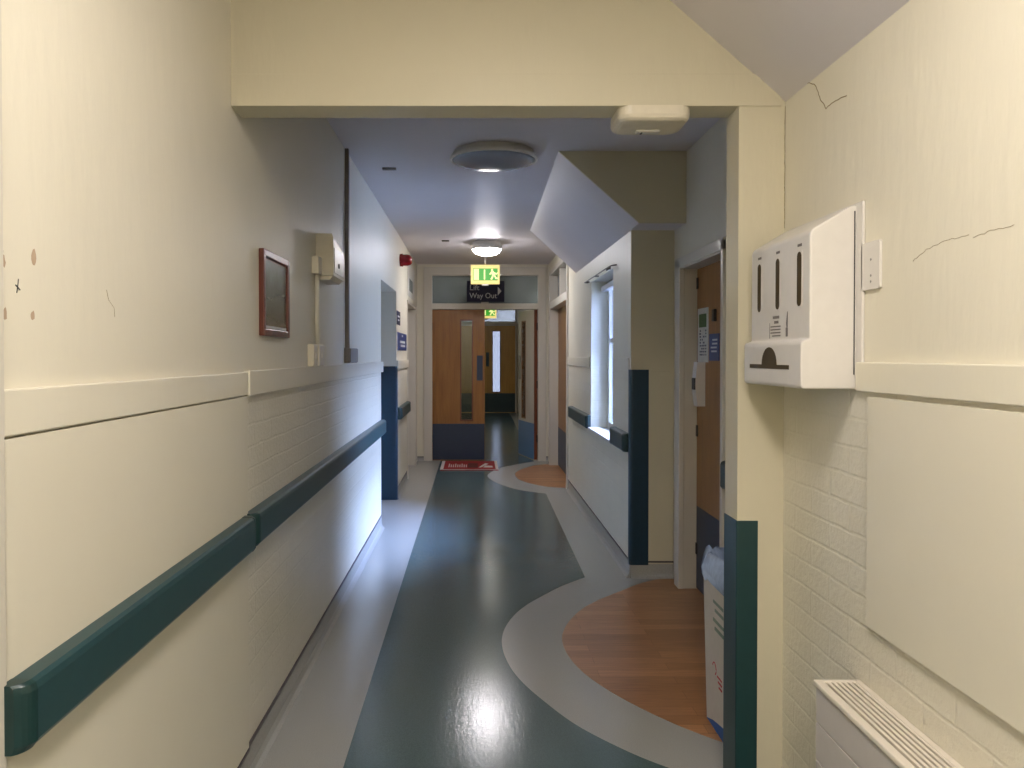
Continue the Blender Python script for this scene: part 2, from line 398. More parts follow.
# corridor beyond
bw = MB(); bw.box(-1.02, -.85, 10.72, 19.5, 0, CZ+.01, M['wall']); struct(bw, 'wall_beyond_left')
bw = MB(); bw.box(1.09, 1.25, 10.72, 13.2, 0, CZ+.01, M['wall']); bw.box(1.09, 1.25, 14.1, 19.5, 0, CZ+.01, M['wall']); bw.box(1.09, 1.25, 13.2, 14.1, 2.05, CZ+.01, M['wall'])
struct(bw, 'wall_beyond_right')
bw = MB(); bw.box(-1.02, -.57, 19.5, 19.65, 0, CZ+.01, M['wall']); bw.box(1.065, 1.25, 19.5, 19.65, 0, CZ+.01, M['wall']); bw.box(-.57, 1.065, 19.5, 19.65, 2.62, CZ+.01, M['wall'])
struct(bw, 'wall_beyond_end')
bk = MB(); bk.box(-1.0, 1.3, -1.75, -1.6, 0, CZ+.01, M['wall']); struct(bk, 'wall_back')

# marks of age on the walls
def ribbon(pts, r, nm, mat, parent): MB().tube(pts, r, 5).build(nm, mat, parent)
rx = .9998
def onr(u, v, X=1.0):  # point on the right near wall seen at this place in the photograph
    Y = 769*X/(u-474.0); return (X-.0003, Y, H-(v-355.5)*Y/769)
def jag(P, k=5, amp=.0025):
    out = []
    for a, b in zip(P, P[1:]):
        for i in range(k):
            t = i/k; out.append(tuple(a[j]+(b[j]-a[j])*t+(random.uniform(-amp, amp) if j else 0) for j in range(3)))
    out.append(P[-1]); return out
ribbon(jag([onr(786, 99), onr(795, 91), onr(808, 83), onr(815, 88), onr(819, 101), onr(825, 109), onr(832, 103), onr(845, 97)]), .0013, 'crack', M['crack'], wright)
ribbon(jag([onr(912, 262), onr(925, 250), onr(948, 240), onr(968, 235)], 6, .002), .0006, 'crack', M['crack'], wright)
ribbon(jag([onr(972, 238), onr(990, 231), onr(1013, 225)], 6, .002), .0006, 'crack', M['crack'], wright)
ribbon(jag([(.9985, 2.479, 2.25), (.9985, 2.479, 2.0), (.9985, 2.479, 1.86)], 14, .0015), .0009, 'crack', M['crack'], wright)
def onl(u, v, X=-.7797):
    Y = -769*X/(474.0-u); return (X, Y, H-(v-355.5)*Y/769)
def spot(u, v, ry, rz, nm, mat, X=-.78, k=11):
    c = onl(u, v, X); P = []
    for i in range(k):
        a = 2*PI*i/k; f = random.uniform(.75, 1.15); tz = 1.25 if math.sin(a) > .8 else 1
        P.append((X-.0005, c[1]+ry*f*math.cos(a), c[2]+rz*f*tz*math.sin(a)))
    MB().poly(P, (.0009, 0, 0)).build(nm, mat, wleft)
spot(34, 258, .008, .013, 'stain', M['stain']); spot(33, 316, .006, .008, 'stain', M['stain']); spot(5, 315, .006, .010, 'stain', M['stain']); spot(4, 262, .006, .009, 'stain', M['stain'])
spot(1.5, 228, .004, .006, 'stain', M['stain']); spot(3, 251, .003, .006, 'stain', M['greytxt'])
ribbon([onl(19, 279), onl(18.3, 286), onl(17.2, 293)], .0009, 'scuff', M['black'], wleft); ribbon([onl(16, 285), onl(18, 287), onl(20.5, 290)], .0013, 'scuff', M['black'], wleft)
ribbon([onl(107, 290), onl(109, 300), onl(114.5, 308), onl(115, 317)], .0006, 'scuff', M['crack'], wleft)

# ------------------------------------------------------------ trims (dado boards and lower panels), skirting
def trimbox(i, *a, mat='trimp', bev=.003): return struct(MB().box(*a, bev=bev), 'trim_%d' % i, M[mat])
trimbox(2, -.781, -.765, 1.25, 2.61, 1.316, 1.394)                 # left dado, near
trimbox(3, -.781, -.760, 2.61, 6.45, 1.312, 1.398)                 # left dado, far
trimbox(4, -.781, -.760, 7.72, 8.95, 1.315, 1.400)
trimbox(5, -.781, -.769, 1.25, 2.612, .09, 1.312, mat='panel', bev=.001)   # smooth panel behind the near rail
trimbox(6, .984, 1.001, -1.6, 1.985, 1.358, 1.433)                 # right dado
trimbox(7, .986, 1.001, -1.6, 1.925, .77, 1.347, mat='panel', bev=.001)
trimbox(8, 1.010, 1.021, 6.75, 8.30, 1.345, 1.435); trimbox(9, 1.012, 1.021, 5.05, 5.58, 1.345, 1.435)
def skirting(name, a, b, nrm, hgt=.10, foot=.03):
    """coved vinyl skirting from a to b (x, y), leaning on the wall with normal nrm"""
    a = Vector((*a, 0)); b = Vector((*b, 0)); n = Vector((*nrm, 0))
    prof = [(-.002, -.002), (foot+.002, -.002), (foot, .002), (foot*.55, .012), (foot*.25, .03), (.006, .055), (.004, hgt), (-.002, hgt)]
    mb = MB(); mb.poly([a+n*p+Vector((0, 0, q)) for p, q in prof], b-a)
    o = struct(mb, name, M['pale'])
    c = MB(); c.poly([a+n*p+Vector((0, 0, q)) for p, q in ((-.002, hgt), (.008, hgt), (.008, hgt+.011), (-.002, hgt+.011))], b-a); c.build('cap_strip', M['capstrip'], o)
    return o
skirting('baseboard_left', (-.781, 2.61), (-.781, 6.45), (1, 0)); skirting('baseboard_left_near', (-.773, -1.5), (-.773, 2.61), (1, 0))
skirting('baseboard_left_far', (-.781, 7.74), (-.781, 8.90), (1, 0))
skirting('baseboard_window_side', (1.021, 5.0), (1.021, 8.30), (-1, 0)); skirting('baseboard_recess_end', (1.02, 5.001), (1.30, 5.001), (0, -1))
skirting('baseboard_right', (1.001, -1.5), (1.001, 2.47), (-1, 0)); skirting('baseboard_recess', (1.301, 2.62), (1.301, 3.88), (-1, 0))
skirting('baseboard_end_left', (-.78, 10.571), (-.69, 10.571), (0, -1), .05); skirting('baseboard_end_right', (.99, 10.571), (1.04, 10.571), (0, -1), .05)

# ------------------------------------------------------------ window in the right wall
wf = MB()
for a in ((1.165, 1.235, 5.64, 6.70, .82, .875), (1.165, 1.235, 5.64, 6.70, 2.035, 2.09), (1.165, 1.235, 5.64, 5.69, .875, 2.035), (1.165, 1.235, 6.655, 6.70, .875, 2.035), (1.18, 1.22, 5.69, 6.655, 1.56, 1.60)): wf.box(*a, bev=.004)
win = struct(wf, 'window_1', M['frame'])
MB().box(1.188, 1.192, 5.68, 6.665, .865, 2.045).build('pane', M['glass'], win)
MB().box(.995, 1.17, 5.61, 6.73, .80, .826, bev=.005).build('window_sill', M['white'], win)
hr = MB().box(1.10, 1.16, 5.66, 6.68, 2.0, 2.05, bev=.012); bl = hr.build('blind_headrail', M['net'], win)
tk = MB(); tk.tube([(1.02, 5.50, 2.098), (.992, 5.54, 2.098), (.985, 5.6, 2.098), (.985, 6.2, 2.098), (.985, 6.85, 2.098), (1.02, 6.88, 2.098)], .005, 8)
for k in range(6): tk.tube([(.984, 5.56+k*.03, 2.098), (.984, 5.562+k*.03, 2.078)], .0035, 6)
for yy in (5.75, 6.3, 6.8): tk.box(.985, 1.021, yy-.006, yy+.006, 2.092, 2.104)
tag(tk.build('curtain_track', M['greym']), 'thin grey curtain track bent above the bright side window', 'curtain track')

# ------------------------------------------------------------ handrails
def rail(name_lab, xw, sgn, y0, y1, z0, z1, d=.05, caps=True):
    """bumper rail; xw = wall face, sgn = direction it sticks out"""
    t = empty('handrail', (xw, (y0+y1)/2, z0), name_lab, 'handrail', 'teal bumper handrails')
    pr = [(0, z0), (d*.8, z0), (d, z0+.012), (d, z1-.016), (d*.93, z1-.005), (d*.75, z1), (0, z1)]
    MB().poly([(xw+sgn*(p-.002), y0+.03, q) for p, q in pr], (0, y1-y0-.06, 0)).build('rail_body', M['rail'], t)
    for (ya, yb, e) in ((y0, y0+.031, -1), (y1-.031, y1, 1)):
        mb = MB(); tb = bmesh.new(); rings = []
        for k in range(6):
            f = k/5; y = (y0+.031-f*.031) if e < 0 else (y1-.031+f*.031); dd = d*math.sqrt(max(.0, 1-(f*.86)**2))+.0015
            rings.append([tb.verts.new((xw+sgn*(min(p, d)*dd/d-.002), y, q+(.001 if q > (z0+z1)/2 else -.001))) for p, q in pr])
        for A_, B_ in zip(rings, rings[1:]):
            for i in range(len(pr)): tb.faces.new((A_[i], A_[(i+1) % len(pr)], B_[(i+1) % len(pr)], B_[i]))
        tb.faces.new(rings[0]); tb.faces.new(rings[-1][::-1])
        mb.merge(tb); mb.build('end_cap', M['raile'], t)
    return t
rail('teal bumper handrail on the smooth near panel of the left wall', -.769, 1, 1.24, 2.575, .80, .912, .045)
rail('long teal bumper handrail on the left brick wall below the picture and grey conduits', -.78, 1, 2.60, 6.44, .80, .912, .05)
rail('short teal handrail on the left wall between the two doorways, under the blue signs', -.78, 1, 7.80, 8.90, .80, .92, .05)
rail('short teal handrail between the side window and the tall dark corner guard', 1.02, -1, 5.03, 5.53, .818, .938, .05)
rail('teal handrail on the right wall beyond the side window', 1.02, -1, 6.705, 7.95, .813, .927, .05)
rail('teal handrail beside the noticed oak door, mostly hidden by the opening post', 1.30, -1, 2.70, 3.925, .775, .912, .05)

# ------------------------------------------------------------ corner guards
def Lguard(nm, corner, ax, ay, h, lx, ly, th, mat, label, r=.012, z0=.0):
    x, y = corner
    P = [(x-ax*th*0 + 0, y)]
    outer = [(x+ax*lx, y-ay*th), (x-ax*th+ax*r, y-ay*th)]
    for k in range(1, 5):
        a = PI/2*k/5; outer.append((x-ax*th+ax*r*(1-math.sin(a)), y-ay*th+ay*r*(1-math.cos(a))))
    outer += [(x-ax*th, y-ay*th+ay*r), (x-ax*th, y+ay*ly)]
    inner = [(x, y+ay*ly), (x, y), (x+ax*lx, y)]
    return tag(MB().poly([(p, q, z0) for p, q in outer+inner], (0, 0, h-z0)).build(nm, mat), label, 'corner guard', 'tall teal corner guards')
Lguard('corner_guard', (.851, 2.48), 1, 1, .916, .066, .12, .003, M['guard'], 'waist-high green corner guard on the right post of the near opening', .006)
Lguard('corner_guard', (1.02, 5.0), 1, 1, 1.358, .115, .03, .010, M['guardb'], 'tall dark teal corner guard on the wall corner beside the side window', .022, .085)
Lguard('corner_guard', (-.78, 7.72), -1, 1, 1.342, .19, .03, .012, M['guardb'], 'tall blue-teal corner guard on the far edge of the left passage opening', .02, .0)

# ------------------------------------------------------------ end doorway: frame, transom, doors
fr = MB(); F = M['frame']
yf0, yf1 = 10.545, 10.725
fr.box(-.69, -.575, yf0, yf1, 0, 2.66, bev=.004); fr.box(.878, .99, yf0, yf1, 0, 2.66, bev=.004)
fr.box(-.69, .99, yf0+.001, yf1, 2.545, 2.665, bev=.004)
fr.box(-.576, .879, yf0+.012, yf1-.02, 2.085, 2.165, bev=.004)
fr.box(.10, .20, yf0+.014, yf1-.02, 2.165, 2.55, bev=.004)
d1 = struct(fr, 'door_1', F)
MB().box(-.575, .10, 10.63, 10.636, 2.165, 2.546).build('transom_pane', M['tglass'], d1)
MB().box(.20, .878, 10.63, 10.636, 2.165, 2.546).build('transom_pane', M['tglass'], d1)
def leaf(parent, name, T, w, h, hole, kick, mats, glaz='vglass', th=.044):
    """door leaf in local x 0..w (hinge at 0), y thickness, z; T maps local points to world"""
    def put(mb): 
        for v in mb.bm.verts: v.co = T @ v.co
        return mb
    hx0, hx1, hz0, hz1 = hole
    b = MB()
    for a in ((0, hx0, 0, th, .002, h), (hx1, w, 0, th, .002, h), (hx0, hx1, 0, th, .002, hz0), (hx0, hx1, 0, th, hz1, h)): b.box(*a)
    L = put(b).build(name, M[mats[0]], parent)
    bead = MB(); e = .018
    for a in ((hx0-e, hx0, hz0-e, hz1+e), (hx1, hx1+e, hz0-e, hz1+e), (hx0, hx1, hz0-e, hz0), (hx0, hx1, hz1, hz1+e)):
        bead.box(a[0], a[1], -.006, th+.006, a[2], a[3])
    put(bead).build('vision_panel_frame', M[mats[2]], L)
    put(MB().box(hx0, hx1, th/2-.003, th/2+.003, hz0, hz1)).build('vision_panel_glass', M[glaz], L)
    if kick: put(MB().box(.004, w-.004, -.002, .0, .012, kick).box(.004, w-.004, th, th+.002, .012, kick)).build('kick_plate', M[mats[1]], L)
    for z in (.25, 1.0, 1.80): put(MB().box(-.012, .004, -.010, .012, z, z+.10)).build('hinge', M['black'], L)
    return L, put
T = Matrix.Translation((-.575, 10.60, 0))
L, put = leaf(d1, 'door_leaf', T, .722, 2.082, (.40, .545, .565, 1.93), .508, ('oak', 'kick', 'oakr'))
put(MB().box(.615, .695, -.003, 0, 1.105, 1.45)).build('pull_plate', M['kick'], L)
tag(put(MB().lathe([(0, .004), (.025, .004), (.028, 0)], 'Y', (.655, -.002, 1.67), 20)).build('round_door_notice', M['blue'], L), 'round blue door notice')
# right leaf, standing open into the corridor beyond
T = Matrix.Translation((.872, 10.62, 0)) @ Matrix.Rotation(PI-math.radians(76), 4, 'Z')
L, put = leaf(d1, 'door_leaf', T, .722, 2.082, (.40, .545, .565, 1.93), .508, ('frame', 'kick_lit', 'oak'))
put(MB().box(.61, .70, .044, .049, 1.105, 1.45)).build('pull_plate', M['metal'], L)
put(MB().box(-.003, .0, -.0, .044, .01, 2.08)).build('hinge_edge', M['oakr'], L)

# side doorway on the left near the end doors: lining + oak leaf
d2 = MB(); d2.box(-.985, -.765, 10.13, 10.19, 0, 2.10, bev=.003); d2.box(-.985, -.77, 8.945, 8.985, 0, 2.10, bev=.003); d2.box(-.985, -.77, 8.95, 10.17, 2.06, 2.10, bev=.003)
d2 = struct(d2, 'door_2', F)
MB().box(-.975, -.935, 8.985, 10.13, .01, 2.06).build('door_leaf', M['frame'], d2)
# side doorway on the right near the end doors, fanlight above
d3 = MB()
d3.box(.995, 1.19, 10.13, 10.19, 0, 2.56, bev=.003); d3.box(1.0, 1.19, 8.30, 8.36, 0, 2.56, bev=.003)
d3.box(1.0, 1.185, 8.36, 10.13, 2.06, 2.15, bev=.003); d3.box(1.0, 1.185, 8.36, 10.13, 2.50, 2.56, bev=.003); d3.box(1.03, 1.15, 9.22, 9.28, 2.15, 2.50, bev=.003)
d3 = struct(d3, 'door_3', F)
MB().box(1.10, 1.106, 8.36, 10.13, 2.15, 2.50).build('fanlight_pane', M['frost'], d3)
lf = MB().box(1.11, 1.15, 8.365, 10.125, .01, 2.06).build('door_leaf', M['oak'], d3)
MB().box(1.108, 1.11, 8.37, 10.12, .015, .51).build('kick_plate', M['kick'], lf)
# oak door in the recess
d4 = MB()
d4.box(1.275, 1.40, 4.762, 4.80, 0, 1.995, bev=.003); d4.box(1.275, 1.40, 3.94, 3.960, 0, 1.995, bev=.003); d4.box(1.275, 1.40, 3.965, 4.755, 1.982, 2.045, bev=.003)
d4.box(1.268, 1.302, 4.755, 4.86, 0, 2.045, bev=.004); d4.box(1.268, 1.302, 3.925, 3.965, 0, 2.045, bev=.004); d4.box(1.268, 1.302, 3.925, 4.86, 1.99, 2.055, bev=.004)
d4 = struct(d4, 'door_4', F)
lf = MB().box(1.381, 1.425, 3.955, 4.765, .008, 1.984).build('door_leaf', M['oak'], d4)
MB().box(1.379, 1.382, 3.97, 4.752, .012, .52).build('kick_plate', M['kick'], lf)
for z in (.22, .95, 1.86): MB().box(1.374, 1.383, 4.735, 4.762, z, z+.07, bev=.002).build('hinge', M['black'], lf)
MB().lathe([(0, .03), (.014, .03), (.018, .02), (.018, .0)], 'X', (1.36, 4.10, 1.02), 16).build('thumb_turn', M['black'], lf)
# notices pinned on it
X = 1.38
def yz(u, v, X=1.38): Y = 769*X/(u-474.0); return Y, H-(v-355.5)*Y/769
po = MB().box(X-.003, X+.001, 4.53, 4.735, 1.41, 1.735).build('poster', M['paper']); tag(po, 'tall white poster with green picture pinned high on the recessed oak door', 'poster')
MB().box(X-.004, X-.0029, 4.56, 4.705, 1.62, 1.70).build('green_picture', M['green'], po)
gm = MB()
for r_ in range(9):
    for c_ in range(4):
        if random.random() < .8: gm.box(X-.0036, X-.0029, 4.56+c_*.036, 4.56+c_*.036+random.uniform(.015, .032), 1.45+r_*.018, 1.45+r_*.018+.010)
gm.build('print_block', M['kick'], po)
bs = MB().box(X-.004, X+.001, 4.325, 4.50, 1.42, 1.575).build('door_sign', M['blue']); tag(bs, 'small square blue door sign right of the white poster', 'sign')
bm_ = MB()
for k, (a, b) in enumerate(((.06, .03), (.06, .035), (.05, .06), (.05, .05))): bm_.box(X-.0046, X-.0039, 4.41-a, 4.41+b, 1.535-k*.022, 1.545-k*.022)
bm_.build('lettering', M['ink'], bs)
vh = MB().box(X-.018, X+.001, 4.375, 4.415, 1.645, 1.715, bev=.004).build('door_viewer', M['black']); tag(vh, 'small black latch plate above the blue door sign', 'latch plate')
bd = MB(); pts = []
for k in range(9):
    z = 1.41-k*.033; pts.append((X-.045-.012*math.sin(k/8*PI), z))
bd.poly([(X+.001, 4.59, 1.41)]+[(p, 4.59, q) for p, q in pts]+[(X+.001, 4.59, 1.41-8*.033)], (0, .075, 0))
lt = bd.build('leaflet_holder', M['white']); tag(lt, 'narrow white curved leaflet holder hanging below the poster on the oak door', 'leaflet holder')
MB().box(X-.062, X-.054, 4.595, 4.655, 1.245, 1.315).build('dark_window', M['black'], lt)

# ------------------------------------------------------------ doors at the far end of the corridor beyond
fd = MB(); y0 = 19.46
fd.box(-.62, -.52, y0, 19.66, 0, 2.66); fd.box(1.045, 1.085, y0, 19.66, 0, 2.66); fd.box(-.52, 1.05, 19.57, 19.66, -.01, .02); fd.box(-.52, 1.05, y0, 19.66, 2.20, 2.31); fd.box(-.52, 1.05, y0, 19.66, 2.60, 2.66)
d5 = struct(fd, 'door_5', F)
MB().box(-.52, 1.05, 19.55, 19.556, 2.31, 2.60).build('transom_pane', glass('far_transom_glass', (.056, .054, .045, 1), haze=.06), d5)
T = Matrix.Translation((1.048, 19.55, 0)) @ Matrix.Rotation(PI, 4, 'Z')
L, put = leaf(d5, 'door_leaf', T, .778, 2.20, (.39, .57, .53, 2.06), .495, ('olive', 'kickt', 'oakr'), 'fvglass')
put(MB().box(.665, .745, .044, .049, 1.17, 1.53)).build('pull_plate', M['kickt'], L)
lf = MB().box(-.52, .271, 19.506, 19.55, .002, 2.20).build('door_leaf', M['olive'], d5)
MB().box(-.516, .268, 19.503, 19.507, .012, .495).build('kick_plate', M['kickt'], lf)
# side door of the corridor beyond
d6 = MB(); d6.box(1.06, 1.2, 13.18, 13.25, 0, 2.05).box(1.06, 1.2, 14.05, 14.12, 0, 2.05).box(1.06, 1.2, 13.2, 14.1, 2.0, 2.07); d6 = struct(d6, 'door_6', F)
MB().box(1.15, 1.19, 13.25, 14.05, .01, 2.0).build('door_leaf', M['oak'], d6)
# ground and low wall outside
struct(MB().box(1.71, 9, -2, 16, -.15, -.02), 'ground_outside', M['concrete'])

struct(MB().box(6.0, 6.3, -2, 16, -.15, 3.58), 'wall_outside', M['concrete'])
# near door lining at the left edge of the view
d7 = MB().box(-.79, -.762, 1.12, 1.25, 0, 2.12, bev=.004); struct(d7, 'trim_10', M['frame'])

# ------------------------------------------------------------ ceiling lights
def lamp(x, y, r, mat, label, ring='white', h=.085, rz=.055):
    t = empty('ceiling_light', (x, y, CZ), label, 'ceiling light', 'round opal ceiling lights')
    MB().lathe([(r*.93, .002), (r*.97, -.02), (r*1.03, -.035), (r*1.03, -rz+.004), (r*.985, -rz), (r*.965, -rz+.02)], 'Z', (x, y, CZ), 56).build('rim', M[ring], t)
    pr = [(r*.97, -rz+.01)]+[(r*.97*math.cos(a), -rz+.01-(h-rz+.01)*math.sin(a)) for a in [PI/2*k/8 for k in range(1, 8)]]+[(0, -h)]
    MB().lathe(pr, 'Z', (x, y, CZ), 56).build('diffuser', mat, t)
    return t
lamp(.12, 4.75, .262, M['domeoff'], 'large unlit grey dome light on the corridor ceiling behind the opening', 'white', .088)
t2 = lamp(.14, 8.5, .162, M['cool'], 'glowing round ceiling light just before the green exit sign', 'white', .15, .085)
lamp(.12, 1.00, .25, M['warm'], 'warm glowing dome light on the ceiling above the wall dispenser', 'white', .09)
lamp(.12, -.9, .25, M['rear_fill'], 'unseen warm ceiling light added behind the viewpoint as fill', 'white', .09)  # unseen lamp added to brighten the lower walls and the right post
lamp(.12, 13.3, .16, M['beyond'], 'glowing round ceiling light in the corridor beyond the far doors', 'white', .12)
lamp(.12, 15.4, .16, M['beyond'], 'glowing round ceiling light in front of the farthest double doors', 'white', .12)

# ------------------------------------------------------------ exit signs
def exit_sign(x, y, w, h, ztop, label):
    t = empty('exit_sign', (x, y, ztop-h), label, 'exit sign', 'hanging green exit signs')
    bb = MB().box(x-w/2, x+w/2, y-.03, y+.03, ztop-h, ztop, bev=.006).build('housing', M['exity'], t)
    MB().box(x-w*.42, x+w*.43, y-.033, y-.029, ztop-h*.82, ztop-h*.19).build('green_panel', M['exitg'], t)
    f = y-.036
    def q(a, b, c, d): return (x-w/2+a*w, x-w/2+b*w, f, f+.004, ztop-h*d, ztop-h*c)
    MB().box(*q(.10, .28, .22, .79)).build('door_symbol', M['exitp'], t)
    MB().box(*q(.45, .50, .25, .77)).build('arrow_symbol', M['exitp'], t)
    P = lambda a, b: (x-w/2+a*w, f, ztop-h*b)
    man = MB()
    man.lathe([(0, -.002), (w*.042, -.002), (w*.042, .002), (0, .002)], 'Y', (x-w/2+.735*w, f+.002, ztop-h*.275), 16)
    for poly in ([(.70, .34), (.80, .34), (.84, .55), (.74, .58)], [(.70, .36), (.74, .40), (.69, .52), (.63, .50)], [(.79, .37), (.88, .44), (.93, .40), (.95, .45), (.88, .52), (.80, .46)],
                 [(.74, .55), (.80, .56), (.74, .78), (.67, .76), (.71, .66)], [(.79, .54), (.85, .56), (.90, .68), (.99*.97, .67), (.96, .74), (.86, .75)]):
        man.poly([P(a, b) for a, b in poly], (0, .004, 0))
    man.build('running_figure', M['exitp'], t)
    MB().box(x-w*.12, x+w*.12, y-.025, y+.025, ztop-h-.02, ztop-h+.002, bev=.004).build('indicator_cover', M['white'], t)
    for s_ in (-1, 1): MB().tube([(x+s_*w*.49, y, ztop-h/2), (x+s_*w*.58, y, ztop-h/2)], .010, 10).build('end_knob', M['white'], t)
    MB().tube([(x, y, ztop-.002), (x, y, CZ+.001)], .012, 10).box(x-.06, x+.06, y-.03, y+.03, CZ-.018, CZ+.001, bev=.003).build('hanger', M['white'], t)
exit_sign(.138, 9.5, .355, .235, 2.565, 'bright green hanging exit sign in front of the navy way out sign')
exit_sign(.19, 13.0-.6, .34, .20, 2.25, 'small green exit sign hanging in the corridor beyond the far doors')

# navy direction sign fixed to the transom
sg = empty('direction_sign', (.16, 10.53, 2.185), 'navy direction sign lettered Lift and Way Out over the far double doors', 'sign')
MB().box(-.098, .415, 10.526, 10.556, 2.185, 2.47, bev=.003).build('board', M['navy'], sg)
text('lettering', 'Lift', .105, (-.062, 10.5255, 2.375), FACE, M['ink'], sg, align='LEFT')
text('lettering', 'Way Out', .105, (-.062, 10.5255, 2.265), FACE, M['ink'], sg, align='LEFT', sx=.93)
MB().poly([(.325, 10.5245, 2.39), (.375, 10.5245, 2.33), (.325, 10.5245, 2.27)], (0, .003, 0)).build('arrow', M['ink'], sg)

# ------------------------------------------------------------ detector on the lintel
dt = empty('smoke_alarm', (.59, 2.54, 2.2), 'flat off-white alarm unit with rounded corners under the near opening beam', 'alarm')
def rrect(x0, x1, y0, y1, r, n=6):
    P = []
    for cx, cy, a0 in ((x1-r, y1-r, 0), (x0+r, y1-r, PI/2), (x0+r, y0+r, PI), (x1-r, y0+r, 1.5*PI)):
        for k in range(n+1): a = a0+PI/2*k/n; P.append((cx+r*math.cos(a), cy+r*math.sin(a)))
    return P
sm = MB(); t_ = bmesh.new(); rings = []
for z, ins in ((2.252, 0), (2.225, 0), (2.214, .004), (2.208, .012), (2.206, .022)):
    rings.append([t_.verts.new((a, b, z)) for a, b in rrect(.465+ins, .700-ins, 2.472+ins, 2.665-ins, .04-ins*.5)])
for A_, B_ in zip(rings, rings[1:]):
    for k in range(len(A_)): t_.faces.new((A_[k], A_[(k+1) % len(A_)], B_[(k+1) % len(A_)], B_[k]))
t_.faces.new(rings[0]); t_.faces.new(rings[-1][::-1]); sm.merge(t_, smooth=False)
sm.build('body', M['offw'], dt)
MB().box(.545, .625, 2.585, 2.618, 2.199, 2.209, bev=.004).build('test_button', M['white'], dt)
MB().box(.560, .566, 2.592, 2.612, 2.197, 2.200).build('indicator_slot', M['black'], dt)

# ------------------------------------------------------------ glove/apron dispenser on the right wall
dp = empty('apron_dispenser', (1.0, 2.2, 1.363), 'white plastic wall dispenser with three long slots and a tray', 'dispenser')
ya, yb = 2.0, 2.42
sh = MB()
pr = [(.998, 1.363), (.855, 1.363), (.850, 1.37), (.850, 1.482), (.855, 1.488), (.8725, 1.494), (.8725, 1.768), (.879, 1.779), (.978, 1.838), (.998, 1.842)]
sh.poly([(a, ya, b) for a, b in pr], (0, yb-ya, 0), bev=.004)
body = sh.build('body', M['white'], dp)
def slot(yc, z0, z1, wdt=.026):
    P = []
    for k in range(9): a = PI*k/8; P.append((.8715, yc+wdt/2*math.cos(a), z1-wdt/2+wdt/2*math.sin(a)))
    for k in range(9): a = PI+PI*k/8; P.append((.8715, yc+wdt/2*math.cos(a), z0+wdt/2+wdt/2*math.sin(a)))
    MB().poly([(.8718, y, z) for _, y, z in [(p[0], yc+(p[1]-yc)*1.35-.002, (z0+z1)/2+(p[2]-(z0+z1)/2)*1.05) for p in P]], (.003, 0, 0)).build('slot_rim', M['white'], dp)
    MB().poly([(.8708, y, z) for _, y, z in P], (.003, 0, 0)).build('slot', M['dark'], dp)
for yc in (2.352, 2.211, 2.064): slot(yc, 1.582, 1.728)
for yc in (2.352, 2.211, 2.064): MB().box(.8716, .8726, yc-.014, yc+.012, 1.742, 1.749).build('slot_caption', M['greytxt'], dp)
lb = MB()
for k, (a, b) in enumerate(((2.20, 2.245), (2.205, 2.235))): lb.box(.8716, .8726, a, b, 1.556-k*.014, 1.564-k*.014)
for k in range(4): lb.box(.8716, .8726, 2.19, 2.262-.012*(k == 3), 1.532-k*.009, 1.5355-k*.009)
lb.box(.8716, .8726, 2.268, 2.270, 1.50, 1.545)
lb.build('printed_label', M['greytxt'], dp)
lb = MB(); lb.box(.8716, .8726, 2.139, 2.152, 1.503, 1.528); lb.poly([(.8716, 2.139, 1.572), (.8716, 2.142, 1.573), (.8716, 2.150, 1.54), (.8716, 2.146, 1.525), (.8716, 2.140, 1.53)], (.001, 0, 0))
lb.build('printed_glove_drawing', M['greytxt'], dp)
hp = MB(); P = [(.849, 2.075, 1.412), (.849, 2.075, 1.424)]
P += [(.849, 2.168+.058*math.cos(PI-PI*k/12)*1.0, 1.424+.052*math.sin(PI*k/12)) for k in range(13)]
P += [(.849, 2.368, 1.424), (.849, 2.368, 1.412)]
P = [P[0], P[1]]+[(.849, 2.215-.056*math.cos(PI*k/12), 1.424+.05*math.sin(PI*k/12)) for k in range(13)]+P[-2:]
hp.poly(P, (.003, 0, 0)); hp.build('tray_slot', M['dark'], dp)
MB().box(.992, .9998, 1.968, 2.43, 1.362, 1.846, bev=.002).build('back_plate', M['white'], dp)
MB().box(.9865, .989, 1.9985, 2.001, 1.40, 1.825).build('seam', M['black'], dp)
br = MB().poly([(.992, a, b) for a, b in rrect(1.885, 1.975, 1.615, 1.735, .008)], (.0078, 0, 0), bev=.001).build('wall_bracket', M['white'], dp)
for z in (1.69, 1.65, 1.635): MB().lathe([(0, -.001), (.003, -.001), (.003, .001)], 'X', (.992, 1.925, z), 10).build('screw', M['metal'], br)

# ------------------------------------------------------------ radiator on the right wall
rd = empty('radiator', (.945, 1.3, 0), 'white convector radiator with slatted top grille under the right wall panel', 'radiator')
rx0, rx1, ry0, ry1, rz0, rz1 = .885, .999, .55, 1.98, .11, .605
cs = MB()
cs.box(rx0+.004, rx1, ry0, ry1, rz0, rz1-.05)
for k in range(5):
    zt = rz1-.006-k*.098
    cs.box(rx0, rx0+.02, ry0, ry1-.001, max(rz0, zt-.094), zt, bev=.002)
cs.build('casing', M['radf'], rd)
gr = MB()
gr.box(rx0-.006, rx0+.016, ry0-.004, ry1+.003, rz1-.008, rz1+.006, bev=.003); gr.box(rx1-.016, rx1, ry0-.004, ry1+.003, rz1-.008, rz1+.006, bev=.002)
gr.box(rx0+.01, rx1-.008, ry1-.012, ry1+.003, rz1-.008, rz1+.006, bev=.003); gr.box(rx0+.01, rx1-.01, ry0-.004, ry0+.016, rz1-.008, rz1+.006, bev=.003)
nsl = 6; span = (rx1-.016)-(rx0+.016)
for k in range(nsl): 
    xx = rx0+.016+span*(k+.62)/nsl; gr.box(xx, xx+span/nsl*.52, ry0+.01, ry1-.01, rz1-.006, rz1+.004)
gr.build('top_grille', M['radw'], rd)
